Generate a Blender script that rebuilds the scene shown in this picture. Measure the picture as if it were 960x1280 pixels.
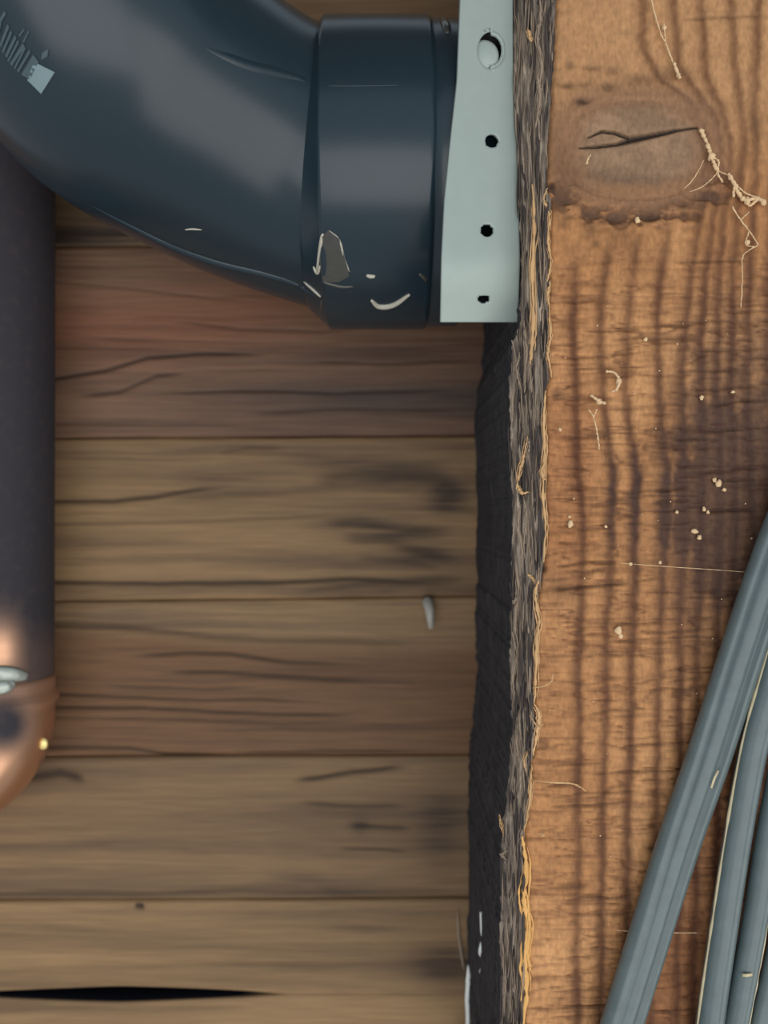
import bpy, math, random
import numpy as np
from mathutils import Vector
from mathutils.bvhtree import BVHTree

random.seed(7)
SC = bpy.context.scene
COL = SC.collection
for o in list(bpy.data.objects):
    bpy.data.objects.remove(o)

# ------------------------------------------------------------------ camera
F = 1100.0                 # focal length in pixels of the 960 x 1280 frame
HZ = 2.6                   # height of the camera above the ground
D1 = 0.2157                # distance of the sharp front face of the timber
cam_d = bpy.data.cameras.new('camera')
cam = bpy.data.objects.new('camera', cam_d)
COL.objects.link(cam)
cam.location = (0, 0, HZ)
cam.rotation_euler = (math.radians(90), 0, 0)
cam_d.sensor_fit = 'HORIZONTAL'
cam_d.sensor_width = 36.0
cam_d.lens = F / 960 * 36.0
cam_d.clip_start = 0.005
cam_d.dof.use_dof = True
cam_d.dof.focus_distance = 0.219
cam_d.dof.aperture_fstop = 15.0
SC.camera = cam

# ------------------------------------------------------------------ world, lights, exposure
w = bpy.data.worlds.new('daylight'); SC.world = w
w.use_nodes = True
nt = w.node_tree; nt.nodes.clear()
tc = nt.nodes.new('ShaderNodeTexCoord')
sx = nt.nodes.new('ShaderNodeSeparateXYZ')
rp = nt.nodes.new('ShaderNodeValToRGB')
bg = nt.nodes.new('ShaderNodeBackground')
wo = nt.nodes.new('ShaderNodeOutputWorld')
mr = nt.nodes.new('ShaderNodeMapRange')
mr.inputs[1].default_value = -1; mr.inputs[2].default_value = 1
nt.links.new(tc.outputs['Generated'], sx.inputs[0])
nt.links.new(sx.outputs['Z'], mr.inputs[0])
nt.links.new(mr.outputs[0], rp.inputs[0])
e = rp.color_ramp.elements
e[0].position = 0.0; e[0].color = (0.36, 0.35, 0.34, 1)
e[1].position = 0.495; e[1].color = (0.44, 0.46, 0.48, 1)
a = e.new(0.51); a.color = (0.48, 0.53, 0.57, 1)
a = e.new(1.0); a.color = (0.42, 0.50, 0.57, 1)
nt.links.new(rp.outputs[0], bg.inputs[0]); bg.inputs[1].default_value = 1.0
nt.links.new(bg.outputs[0], wo.inputs[0])

# daylight: a window behind the camera with its sill well below, and an unseen tall area light added on its right for the elbow's reflections
def area_light(name, x0, x1, z0, z1, radiance, col):
    ld = bpy.data.lights.new(name, 'AREA'); ld.shape = 'RECTANGLE'
    ld.size = x1 - x0; ld.size_y = z1 - z0; ld.color = col
    ld.energy = radiance * math.pi * (x1 - x0) * (z1 - z0)
    lo = bpy.data.objects.new(name, ld); COL.objects.link(lo)
    lo.location = ((x0 + x1) / 2, -1.05, HZ + (z0 + z1) / 2); lo.rotation_euler = (math.radians(90), 0, 0)
area_light('window_daylight', -0.75, 0.68, -0.885, 0.16, 1.75, (1.0, 0.98, 0.95))
area_light('added_side_light', 0.72, 2.3, -2.45, 0.05, 1.75, (1.0, 0.97, 0.92))

SC.view_settings.view_transform = 'Standard'
SC.view_settings.look = 'None'
SC.view_settings.exposure = 0.0
SC.view_settings.gamma = 1.0
SC.view_settings.use_curve_mapping = False

# ------------------------------------------------------------------ helpers
CAM = Vector((0, 0, HZ))
def P(px, py, d):
    return Vector(((px - 480) / F * d, d, HZ + (640 - py) / F * d))

def PA(px, py, d):
    px, py, d = np.broadcast_arrays(np.asarray(px, float), np.asarray(py, float), np.asarray(d, float))
    return np.stack([(px - 480) / F * d, d, HZ + (640 - py) / F * d], -1)

def lin(r, g, b):
    f = lambda c: (c / 255 / 12.92) if c / 255 <= 0.04045 else ((c / 255 + 0.055) / 1.055) ** 2.4
    return np.array([f(r), f(g), f(b)])

def L4(r, g, b):
    v = lin(r, g, b); return (v[0], v[1], v[2], 1)

def _h(ix, iy, s):
    M = np.uint64(0xffffffff)
    ix = ix.astype(np.int64).astype(np.uint64); iy = iy.astype(np.int64).astype(np.uint64)
    h = (ix * np.uint64(374761393) + iy * np.uint64(668265263) + np.uint64(s * 144269 + 17)) & M
    h = ((h ^ (h >> np.uint64(13))) * np.uint64(1274126177)) & M
    h = ((h ^ (h >> np.uint64(15))) * np.uint64(2246822519)) & M
    return ((h ^ (h >> np.uint64(16))) & M).astype(float) / 4294967295.0

def vn(x, y, s=0):
    x = np.asarray(x, float) + 1000.0; y = np.asarray(y, float) + 1000.0
    ix = np.floor(x); iy = np.floor(y); fx = x - ix; fy = y - iy
    fx = fx * fx * (3 - 2 * fx); fy = fy * fy * (3 - 2 * fy)
    a = _h(ix, iy, s); b = _h(ix + 1, iy, s); c = _h(ix, iy + 1, s); d = _h(ix + 1, iy + 1, s)
    return (a * (1 - fx) + b * fx) * (1 - fy) + (c * (1 - fx) + d * fx) * fy

def fbm(x, y, s=0, o=4):
    t = 0; a = 0.5; n = 0
    for k in range(o):
        t = t + a * vn(x * 2 ** k, y * 2 ** k, s + k * 31); n += a; a *= 0.5
    return t / n

def sm(a, b, x):
    t = np.clip((x - a) / (b - a), 0, 1); return t * t * (3 - 2 * t)

def mix(a, b, t):
    t = np.asarray(t)[..., None]; return a * (1 - t) + b * t

def pl(pts, y):            # x of a polyline given as (x, y) points sorted by y
    p = np.array(pts, float); return np.interp(y, p[:, 1], p[:, 0])

def plx(pts, x):           # y of a polyline given as (x, y) points sorted by x
    p = np.array(pts, float); return np.interp(x, p[:, 0], p[:, 1])

def link_mesh(name, verts, faces, mat=None, parent=None, cols=None, smooth=True):
    me = bpy.data.meshes.new(name)
    if isinstance(faces, np.ndarray):
        v = np.asarray(verts, np.float32).reshape(-1, 3)
        me.vertices.add(len(v)); me.vertices.foreach_set('co', v.ravel())
        nf, k = faces.shape
        me.loops.add(nf * k); me.polygons.add(nf)
        me.loops.foreach_set('vertex_index', faces.astype(np.int32).ravel())
        me.polygons.foreach_set('loop_start', np.arange(nf, dtype=np.int32) * k)
        me.polygons.foreach_set('loop_total', np.full(nf, k, np.int32))
        me.update(calc_edges=True); me.validate()
    else:
        me.from_pydata([tuple(v) for v in verts], [], faces)
        me.update()
    if smooth:
        me.polygons.foreach_set('use_smooth', np.ones(len(me.polygons), bool))
    if cols is not None:
        at = me.color_attributes.new('Col', 'FLOAT_COLOR', 'POINT')
        c = np.ones((len(me.vertices), 4), np.float32); c[:, :3] = np.asarray(cols).reshape(-1, 3)
        at.data.foreach_set('color', c.ravel())
    o = bpy.data.objects.new(name, me); COL.objects.link(o)
    if mat: me.materials.append(mat)
    if parent: o.parent = parent
    return o

def tag(o, label=None, cat=None, group=None, kind=None):
    if label: o['label'] = label
    if cat: o['category'] = cat
    if group: o['group'] = group
    if kind: o['kind'] = kind
    return o

def empty(name):
    o = bpy.data.objects.new(name, None); COL.objects.link(o); o.empty_display_size = 0.01
    return o

def gridfaces(ny, nx, off=0, flip=False):
    i = np.arange(ny * nx).reshape(ny, nx) + off
    q = np.stack([i[:-1, :-1], i[1:, :-1], i[1:, 1:], i[:-1, 1:]], -1).reshape(-1, 4)
    return q[:, ::-1] if flip else q

def slab(name, V, C, back, mat, parent=None):
    """height field V[ny,nx,3] facing the camera, closed by side walls and a back at depth `back`"""
    ny, nx = V.shape[:2]
    idx = np.arange(ny * nx).reshape(ny, nx)
    loop = np.concatenate([idx[0, :-1], idx[:-1, -1], idx[-1, :0:-1], idx[:0:-1, 0]])
    v = V.reshape(-1, 3); c = C.reshape(-1, 3)
    bv = v[loop].copy(); bv[:, 1] = back
    n0 = len(v); m = len(loop)
    k = np.arange(m); k2 = (k + 1) % m
    side = np.stack([loop[k], loop[k2], n0 + k2, n0 + k], -1)
    cen = bv.mean(0)[None]
    capv = n0 + m
    cap = np.stack([n0 + k, n0 + k2, np.full(m, capv), np.full(m, capv)], -1)
    faces = [tuple(f) for f in gridfaces(ny, nx)]
    allv = np.concatenate([v, bv, cen]); allc = np.concatenate([c, c[loop], c[loop].mean(0)[None]])
    q = np.concatenate([gridfaces(ny, nx), side])
    o = link_mesh(name, allv, q, mat, parent, allc)
    return o

def spline(pts, n):
    """Catmull-Rom through rows of pts"""
    p = np.array(pts, float); p = np.concatenate([[2 * p[0] - p[1]], p, [2 * p[-1] - p[-2]]])
    m = len(p) - 3; out = []
    for t in np.linspace(0, m - 1e-6, n):
        i = int(t); u = t - i
        a, b, c, d = p[i:i + 4]
        out.append(0.5 * (2 * b + (c - a) * u + (2 * a - 5 * b + 4 * c - d) * u * u + (3 * b - a - 3 * c + d) * u ** 3))
    return np.array(out)

class MB:
    def __init__(s): s.v = []; s.f = []
    def tube(s, pts, rad, seg=8, cap=True, flat=1.0):
        pts = [Vector(p) for p in pts]; n = len(pts)
        if not hasattr(rad, '__len__'): rad = [rad] * n
        up = None; base = len(s.v)
        for i in range(n):
            t = (pts[min(i + 1, n - 1)] - pts[max(i - 1, 0)])
            if t.length < 1e-9: t = Vector((0, 0, 1))
            t.normalize()
            if up is None:
                up = Vector((0, -1, 0)); 
                if abs(up.dot(t)) > 0.95: up = Vector((0, 0, 1))
            up = (up - t * up.dot(t)).normalized(); sd = t.cross(up)
            for k in range(seg):
                a = 2 * math.pi * k / seg
                s.v.append(pts[i] + (sd * math.cos(a) + up * math.sin(a) * flat) * rad[i])
        for i in range(n - 1):
            for k in range(seg):
                k2 = (k + 1) % seg
                s.f.append((base + i * seg + k, base + i * seg + k2, base + (i + 1) * seg + k2, base + (i + 1) * seg + k))
        if cap:
            s.f.append(tuple(base + k for k in range(seg))[::-1])
            s.f.append(tuple(base + (n - 1) * seg + k for k in range(seg)))
    def blob(s, c, r, sc=(1, 1, 1), seed=0, rough=0.25, nu=10, nv=7):
        rnd = random.Random(seed); c = Vector(c); base = len(s.v)
        s.v.append(c + Vector((0, 0, r * sc[2])))
        for j in range(1, nv):
            th = math.pi * j / nv
            for i in range(nu):
                ph = 2 * math.pi * i / nu; rr = r * (1 + rough * (rnd.random() - 0.5) * 2)
                s.v.append(c + Vector((rr * sc[0] * math.sin(th) * math.cos(ph), rr * sc[1] * math.sin(th) * math.sin(ph), rr * sc[2] * math.cos(th))))
        s.v.append(c - Vector((0, 0, r * sc[2]))); last = len(s.v) - 1
        for i in range(nu):
            i2 = (i + 1) % nu
            s.f.append((base, base + 1 + i, base + 1 + i2))
            s.f.append((last, base + 1 + (nv - 2) * nu + i2, base + 1 + (nv - 2) * nu + i))
            for j in range(nv - 2):
                q = base + 1 + j * nu
                s.f.append((q + i, q + nu + i, q + nu + i2, q + i2))
    def build(s, name, mat, parent=None, smooth=True):
        return link_mesh(name, s.v, s.f, mat, parent, None, smooth)

def revolve(profile, seg=96):
    """profile: list of (x, r) about the X axis; returns verts, quads"""
    v = []; f = []
    for (x, r) in profile:
        for k in range(seg):
            a = 2 * math.pi * k / seg
            v.append((x, r * math.cos(a), r * math.sin(a)))
    for i in range(len(profile) - 1):
        for k in range(seg):
            k2 = (k + 1) % seg
            f.append((i * seg + k, (i + 1) * seg + k, (i + 1) * seg + k2, i * seg + k2))
    return v, f

# ------------------------------------------------------------------ materials
def mat_base(name):
    m = bpy.data.materials.new(name); m.use_nodes = True
    n = m.node_tree; b = n.nodes['Principled BSDF']
    return m, n, b

def noise(n, scale, detail=4, stretch=(1, 1, 1)):
    t = n.nodes.new('ShaderNodeTexCoord'); mp = n.nodes.new('ShaderNodeMapping'); mp.inputs['Scale'].default_value = stretch
    q = n.nodes.new('ShaderNodeTexNoise'); q.inputs['Scale'].default_value = scale; q.inputs['Detail'].default_value = detail
    n.links.new(t.outputs['Object'], mp.inputs[0]); n.links.new(mp.outputs[0], q.inputs[0])
    return q.outputs[0]

def add_bump(n, b, h, strength=0.3, dist=0.001):
    bp = n.nodes.new('ShaderNodeBump'); bp.inputs['Strength'].default_value = strength; bp.inputs['Distance'].default_value = dist
    n.links.new(h, bp.inputs['Height']); n.links.new(bp.outputs[0], b.inputs['Normal'])

def wood_mat(name, stretch, scale, rough=0.7, amp=0.3, spec=0.25, bump=0.35, dist=0.0006):
    """grain colour held on the piece in 'Col', with a finer fibre noise over it"""
    m, n, b = mat_base(name)
    at = n.nodes.new('ShaderNodeAttribute'); at.attribute_name = 'Col'
    h = noise(n, scale, 6, stretch)
    r = n.nodes.new('ShaderNodeMapRange'); r.inputs[1].default_value = 0.3; r.inputs[2].default_value = 0.7
    r.inputs[3].default_value = 1 - amp; r.inputs[4].default_value = 1 + amp
    n.links.new(h, r.inputs[0])
    v = n.nodes.new('ShaderNodeVectorMath'); v.operation = 'SCALE'
    n.links.new(at.outputs['Color'], v.inputs[0]); n.links.new(r.outputs[0], v.inputs['Scale'])
    n.links.new(v.outputs[0], b.inputs['Base Color'])
    b.inputs['Roughness'].default_value = rough; b.inputs['Specular IOR Level'].default_value = spec
    add_bump(n, b, h, bump, dist)
    return m

def plain(name, rgb, rough=0.5, metal=0.0, spec=0.5, var=0.12, scale=300, bump=0.1, dist=0.0003, stretch=(1, 1, 1)):
    m, n, b = mat_base(name)
    h = noise(n, scale, 5, stretch)
    c = lin(*rgb)
    r = n.nodes.new('ShaderNodeMix'); r.data_type = 'RGBA'
    r.inputs[6].default_value = tuple(c * (1 - var)) + (1,); r.inputs[7].default_value = tuple(np.clip(c * (1 + var), 0, 1)) + (1,)
    n.links.new(h, r.inputs[0]); n.links.new(r.outputs[2], b.inputs['Base Color'])
    b.inputs['Roughness'].default_value = rough; b.inputs['Metallic'].default_value = metal
    b.inputs['Specular IOR Level'].default_value = spec
    if bump: add_bump(n, b, h, bump, dist)
    return m

M = {}
M['plank'] = wood_mat('plank_wood', (0.06, 1, 1), 900, 0.6, 0.12, 0.3, 0.15, 0.0004)
M['beam'] = wood_mat('beam_wood', (1.0, 1, 0.5), 1100, 0.65, 0.16, 0.25, 0.4, 0.0004)
M['bark'] = wood_mat('weathered_edge_wood', (1, 1, 0.08), 1600, 0.85, 0.35, 0.2, 0.8, 0.0006)
M['abs'] = plain('black_plastic', (35, 52, 62), 0.25, 0, 0.5, 0.08, 500, 0.04, 0.0002)
M['print'] = plain('pale_print', (128, 150, 156), 0.5, 0, 0.4, 0.08, 900, 0.05)
M['print_dim'] = plain('worn_pale_print', (74, 92, 100), 0.5, 0, 0.4, 0.15, 900, 0.05)
M['glue'] = plain('grey_glue', (72, 73, 70), 0.2, 0, 0.6, 0.2, 500, 0.2)
M['glue_glint_pale'] = plain('pale_glue_glint', (190, 186, 172), 0.3, 0, 0.6, 0.15, 700, 0.2)
M['strap'] = plain('galvanised_strap', (166, 180, 175), 0.5, 0.15, 0.4, 0.06, 260, 0.06)
M['nail'] = plain('dull_nail_metal', (178, 174, 164), 0.5, 0.1, 0.5, 0.2, 700, 0.1)
M['shiny'] = plain('bright_metal', (240, 244, 240), 0.25, 0.1, 0.5, 0.1, 500, 0.2)
M['solder'] = plain('pale_solder', (176, 184, 176), 0.35, 0.5, 0.5, 0.2, 500, 0.3, 0.0006)
M['cable'] = plain('grey_cable_sheath', (98, 112, 114), 0.33, 0, 0.5, 0.22, 260, 0.12, 0.0003)
M['edge'] = plain('worn_sheath_edge', (214, 200, 164), 0.6, 0, 0.3, 0.2, 700, 0.2)
M['web'] = plain('dusty_web', (232, 200, 158), 0.8, 0, 0.2, 0.15, 900, 0)
M['fibre'] = plain('torn_wood_fibre', (208, 168, 122), 0.75, 0, 0.2, 0.45, 700, 0.2, 0.0003, (1, 1, 0.15))
M['fibre_bright'] = plain('fresh_torn_fibre', (236, 178, 110), 0.75, 0, 0.2, 0.3, 700, 0.2, 0.0003, (1, 1, 0.15))
M['fibre_grey'] = plain('grey_wood_fibre', (160, 142, 124), 0.8, 0, 0.2, 0.5, 700, 0.2, 0.0003, (1, 1, 0.15))
M['fibre_dark'] = plain('dark_wood_fibre', (82, 75, 73), 0.85, 0, 0.2, 0.3, 700, 0.2, 0.0003, (1, 1, 0.15))
M['dark'] = plain('dark_sheathing', (30, 26, 24), 0.9, 0, 0.2)

def copper_mat():
    m, n, b = mat_base('tarnished_copper')
    at = n.nodes.new('ShaderNodeAttribute'); at.attribute_name = 'Col'
    s = n.nodes.new('ShaderNodeSeparateColor'); n.links.new(at.outputs['Color'], s.inputs[0])
    h = noise(n, 350, 5)
    ad = n.nodes.new('ShaderNodeMath'); ad.operation = 'MULTIPLY_ADD'; ad.inputs[1].default_value = 0.1; ad.use_clamp = True
    sb = n.nodes.new('ShaderNodeMath'); sb.operation = 'SUBTRACT'; sb.inputs[1].default_value = 0.05
    n.links.new(h, ad.inputs[0]); n.links.new(s.outputs[0], sb.inputs[0]); n.links.new(sb.outputs[0], ad.inputs[2])
    r = n.nodes.new('ShaderNodeMix'); r.data_type = 'RGBA'
    r.inputs[6].default_value = L4(50, 47, 54); r.inputs[7].default_value = L4(214, 166, 134)
    n.links.new(ad.outputs[0], r.inputs[0]); n.links.new(r.outputs[2], b.inputs['Base Color'])
    mt = n.nodes.new('ShaderNodeMath'); mt.operation = 'MULTIPLY'; mt.inputs[1].default_value = 0.9
    n.links.new(ad.outputs[0], mt.inputs[0]); n.links.new(mt.outputs[0], b.inputs['Metallic'])
    ro = n.nodes.new('ShaderNodeMapRange'); ro.inputs[3].default_value = 0.8; ro.inputs[4].default_value = 0.28
    n.links.new(ad.outputs[0], ro.inputs[0]); n.links.new(ro.outputs[0], b.inputs['Roughness'])
    add_bump(n, b, h, 0.15, 0.0004)
    return m
M['copper'] = copper_mat()

# ------------------------------------------------------------------ the plank wall behind
DW = 0.309
def streaks(px, py, lst):
    """lst of (polyline by x, half height, strength): thin grain lines that run along the plank"""
    t = np.zeros_like(px)
    for pts, hw, st in lst:
        x0, x1 = pts[0][0], pts[-1][0]
        yc = plx(pts, px) + 3 * (fbm(px / 70, py * 0 + 3.3 + x0, 5, 3) - 0.5)
        fade = sm(x0 - 1, x0 + 0.18 * (x1 - x0) + 1, px) * (1 - sm(x1 - 0.25 * (x1 - x0), x1, px))
        if x0 <= 66: fade = 1 - sm(x1 - 0.25 * (x1 - x0), x1, px)
        d = np.abs(py - yc)
        t = np.maximum(t, st * fade * np.exp(-(d / hw) ** 2))
    return t

def blobs(px, py, lst):
    t = np.zeros_like(px)
    for cx, cy, rx, ry, st in lst:
        dx = (px - cx) / rx; dy = (py - cy + 14 * (fbm(px / 60, py / 30, 9, 3) - 0.5)) / ry
        t = np.maximum(t, st * np.exp(-(dx * dx + dy * dy)))
    return t

wall = link_mesh('wall_back', [P(-330, -330, 0.3235), P(1520, -330, 0.3235), P(1520, 1640, 0.3235), P(-330, 1640, 0.3235)], [(0, 3, 2, 1)], M['dark'])
tag(wall, 'back wall of wide horizontal brown planks behind the pipes', kind='structure')

def make_plank(yl0, yr0, yl1, yr1, light, dark, seed, lines=(), spots=(), tint=None, top=None, bottom=None, fine=1.0):
    nx = 520; ny = max(30, int((yl1 - yl0) / 2.2))
    u = np.linspace(-320, 1500, nx)[None, :]; v = np.linspace(0, 1, ny)[:, None]
    gap = 0.8
    y0 = yl0 + (yr0 - yl0) * (u - 65) / 535 + gap * 0.5 + 1.2 * (fbm(u / 90, u * 0 + seed, 2) - 0.5)
    y1 = yl1 + (yr1 - yl1) * (u - 65) / 535 - gap * 0.5 + 1.2 * (fbm(u / 90, u * 0 + seed + 5, 2) - 0.5)
    if top: y0 = 1243 + top(u)
    if bottom: y1 = 1243 - bottom(u)
    px = u + 0 * v; py = y0 + (y1 - y0) * v
    wav = 16 * (fbm(px / 260, py / 120, seed, 3) - 0.5)
    g1 = fbm(px / 420, (py + wav) / 20, seed + 1, 4)
    g2 = fbm(px / 160, (py + wav) / 4.0, seed + 2, 3)
    t = np.clip(0.24 + 1.3 * (g1 - 0.5) + 0.8 * fine * (g2 - 0.5), 0, 1)
    s = streaks(px, py, lines) if lines else 0 * px
    b = blobs(px, py, spots) if spots else 0 * px
    t = np.clip(t + 1.25 * b * (0.75 + 0.6 * (g2 - 0.5)), 0, 1.15)
    c = mix(lin(*light), lin(*dark), t)
    if tint is not None:
        c = tint(px, py, c)
    c = mix(c, lin(*dark) * 0.28, np.clip(1.2 * s, 0, 1))
    edge = np.minimum((py - y0), (y1 - py))
    dep = DW + 0.0009 * np.exp(-np.clip(edge, 0, None) / 1.6) + 0.0007 * s + 0.0004 * (g2 - 0.5) + 0.0012 * (fbm(px / 300, py / 200, seed + 8, 2) - 0.5)
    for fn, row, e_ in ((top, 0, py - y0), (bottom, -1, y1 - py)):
        if fn:   # the warped edge of the open seam: no eased corner where the boards still touch, gap shade painted near-black where it gapes
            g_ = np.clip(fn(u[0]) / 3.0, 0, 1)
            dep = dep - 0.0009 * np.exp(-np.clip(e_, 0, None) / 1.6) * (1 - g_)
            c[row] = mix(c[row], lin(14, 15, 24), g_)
    V = PA(px, py, DW); V[..., 1] = dep
    o = slab('plank', V, c, 0.3225, M['plank'], wall)
    return o

make_plank(-250, -250, -60, -60, (128, 102, 72), (92, 70, 52), 11)
make_plank(-60, -60, 122, 120, (132, 104, 74), (94, 72, 54), 12)
make_plank(122, 120, 308, 306, (122, 98, 72), (74, 60, 50), 13, spots=[(110, 292, 90, 16, 0.9)])
def tint1(px, py, c):
    k = np.exp(-((py - 400 - 10 * np.sin(px / 90)) / 46) ** 2) * (1 - sm(250, 520, px))
    c = mix(c, c * np.array([1.10, 0.86, 0.78]), k)
    d = np.exp(-((py - 497) / 22.0) ** 2) * sm(130, 470, px)
    return mix(c, lin(62, 56, 54), 0.75 * d)
make_plank(308, 306, 548, 545, (128, 98, 78), (78, 60, 52), 14, tint=tint1,
    lines=[([(66, 474), (130, 464), (185, 448), (260, 442), (345, 444)], 2.2, 0.85),
           ([(95, 496), (150, 490), (195, 470), (240, 466)], 2.0, 0.7),
           ([(180, 492), (300, 489), (420, 491), (600, 486)], 1.6, 0.75),
           ([(66, 352), (150, 360), (250, 372), (330, 378)], 1.4, 0.35),
           ([(200, 400), (300, 412), (400, 414), (470, 410)], 1.8, 0.45),
           ([(90, 420), (200, 426), (360, 430)], 1.6, 0.35),
           ([(300, 516), (420, 512), (600, 512)], 2.5, 0.5),
           ([(380, 452), (480, 455), (600, 450)], 1.8, 0.5),
           ([(66, 530), (200, 533), (330, 531)], 1.6, 0.3)])
make_plank(548, 545, 752, 746, (150, 120, 86), (88, 69, 54), 15, fine=0.7,
    lines=[([(66, 627), (140, 627), (190, 622), (250, 612), (300, 608)], 3.0, 0.75),
           ([(180, 624), (280, 618), (360, 616), (430, 606), (520, 590)], 5, 0.3),
           ([(66, 656), (180, 654), (280, 650), (380, 645), (470, 640)], 2.4, 0.28),
           ([(66, 728), (200, 730), (330, 728), (440, 724), (600, 730)], 3.0, 0.75),
           ([(360, 742), (460, 728), (540, 722), (600, 718)], 5, 0.35),
           ([(270, 566), (310, 560), (360, 558)], 3, 0.35),
           ([(380, 606), (440, 592), (500, 588), (560, 600), (592, 626)], 12, 0.42), ([(400, 652), (450, 652), (500, 660), (575, 664)], 7, 0.4),
           ([(420, 672), (480, 676), (540, 692), (580, 700)], 7, 0.4), ([(440, 694), (500, 700), (560, 712)], 5, 0.3), ([(390, 738), (460, 728), (540, 724), (600, 722)], 5, 0.45)],
    spots=[(500, 596, 70, 14, 0.9), (560, 618, 26, 26, 0.85), (455, 650, 60, 9, 0.8), (500, 668, 60, 9, 0.85),
           (530, 690, 40, 12, 0.75), (490, 730, 90, 10, 0.9), (290, 604, 70, 12, 0.55), (420, 575, 60, 8, 0.45)])
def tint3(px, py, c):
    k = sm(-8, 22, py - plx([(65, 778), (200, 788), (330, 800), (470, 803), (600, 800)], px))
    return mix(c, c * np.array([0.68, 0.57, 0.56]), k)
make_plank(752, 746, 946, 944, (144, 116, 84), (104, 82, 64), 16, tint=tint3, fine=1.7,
    lines=[([(66, 780), (140, 783), (240, 794), (330, 800), (420, 802), (560, 806)], 4.0, 0.5),
           ([(150, 822), (230, 816), (290, 818), (360, 828), (470, 832)], 2.4, 0.7),
           ([(190, 840), (270, 840), (350, 846), (420, 850), (490, 852)], 2.4, 0.7),
           ([(120, 856), (180, 860), (260, 862), (330, 858)], 2, 0.5),
           ([(66, 868), (150, 872), (250, 876), (330, 874), (420, 880)], 1.8, 0.7),
           ([(66, 884), (180, 886), (300, 892), (420, 894), (480, 890)], 1.8, 0.8),
           ([(66, 897), (200, 900), (350, 905), (470, 902)], 1.6, 0.55),
           ([(240, 914), (350, 912), (460, 914)], 1.6, 0.4),
           ([(66, 934), (160, 936), (210, 944), (300, 944)], 2.5, 0.7),
           ([(280, 942), (400, 940), (540, 940)], 2.0, 0.6)])
make_plank(946, 944, 1126, 1123, (138, 110, 80), (84, 67, 53), 17, fine=0.5,
    lines=[([(45, 970), (75, 966), (110, 976)], 6, 0.7),
           ([(360, 976), (400, 973), (440, 966), (520, 958)], 3.2, 0.75),
           ([(370, 1003), (440, 1007), (520, 1008)], 2.5, 0.5),
           ([(435, 1032), (455, 1033), (520, 1036)], 3.0, 0.6),
           ([(420, 1060), (470, 1062), (520, 1066)], 2.2, 0.5),
           ([(0, 1118), (150, 1119), (300, 1114), (420, 1116), (600, 1116)], 3.5, 0.45)],
    spots=[(450, 1034, 12, 8, 0.8), (400, 1104, 90, 13, 0.75), (550, 1040, 30, 60, 0.55), (170, 1060, 220, 8, 0.3)])
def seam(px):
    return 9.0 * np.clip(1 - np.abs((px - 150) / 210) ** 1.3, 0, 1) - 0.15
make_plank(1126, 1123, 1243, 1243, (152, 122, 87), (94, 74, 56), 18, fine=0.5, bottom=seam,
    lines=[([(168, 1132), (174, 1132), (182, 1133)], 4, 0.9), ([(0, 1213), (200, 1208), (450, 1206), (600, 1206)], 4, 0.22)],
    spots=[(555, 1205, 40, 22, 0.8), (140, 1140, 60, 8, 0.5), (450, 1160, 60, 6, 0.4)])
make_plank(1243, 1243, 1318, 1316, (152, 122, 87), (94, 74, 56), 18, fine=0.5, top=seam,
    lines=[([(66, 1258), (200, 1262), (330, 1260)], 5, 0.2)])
make_plank(1318, 1316, 1500, 1500, (134, 106, 74), (92, 72, 54), 19)
make_plank(1500, 1500, 1640, 1640, (134, 106, 74), (92, 72, 54), 20)

# unseen slab added overhead: cuts the light and darkens upper reflections
shade_slab = link_mesh('overhead_shade', [(-0.9, 0.32, HZ + .42), (0.9, 0.32, HZ + .42), (0.9, -0.10, HZ + .42), (-0.9, -0.10, HZ + .42),
                               (-0.9, 0.32, HZ + .44), (0.9, 0.32, HZ + .44), (0.9, -0.10, HZ + .44), (-0.9, -0.10, HZ + .44)],
                   [(0, 1, 2, 3), (7, 6, 5, 4), (0, 4, 5, 1), (1, 5, 6, 2), (2, 6, 7, 3), (3, 7, 4, 0)],
                   plain('shade_slab_wood', (84, 66, 50), 0.8), smooth=False)
tag(shade_slab, kind='structure')

# steel nail whose tip shows through the planks
mb = MB()
mb.tube([P(534, 752, DW + 0.002), P(535, 753, DW - 0.003), P(537, 764, DW - 0.005), P(539, 786, DW - 0.0055)], [0.0019, 0.0019, 0.0017, 0.0009], 12)
tag(mb.build('nail', M['nail']), 'short bent grey nail tip poking from a plank joint near the dark beam side', 'nail')

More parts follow.
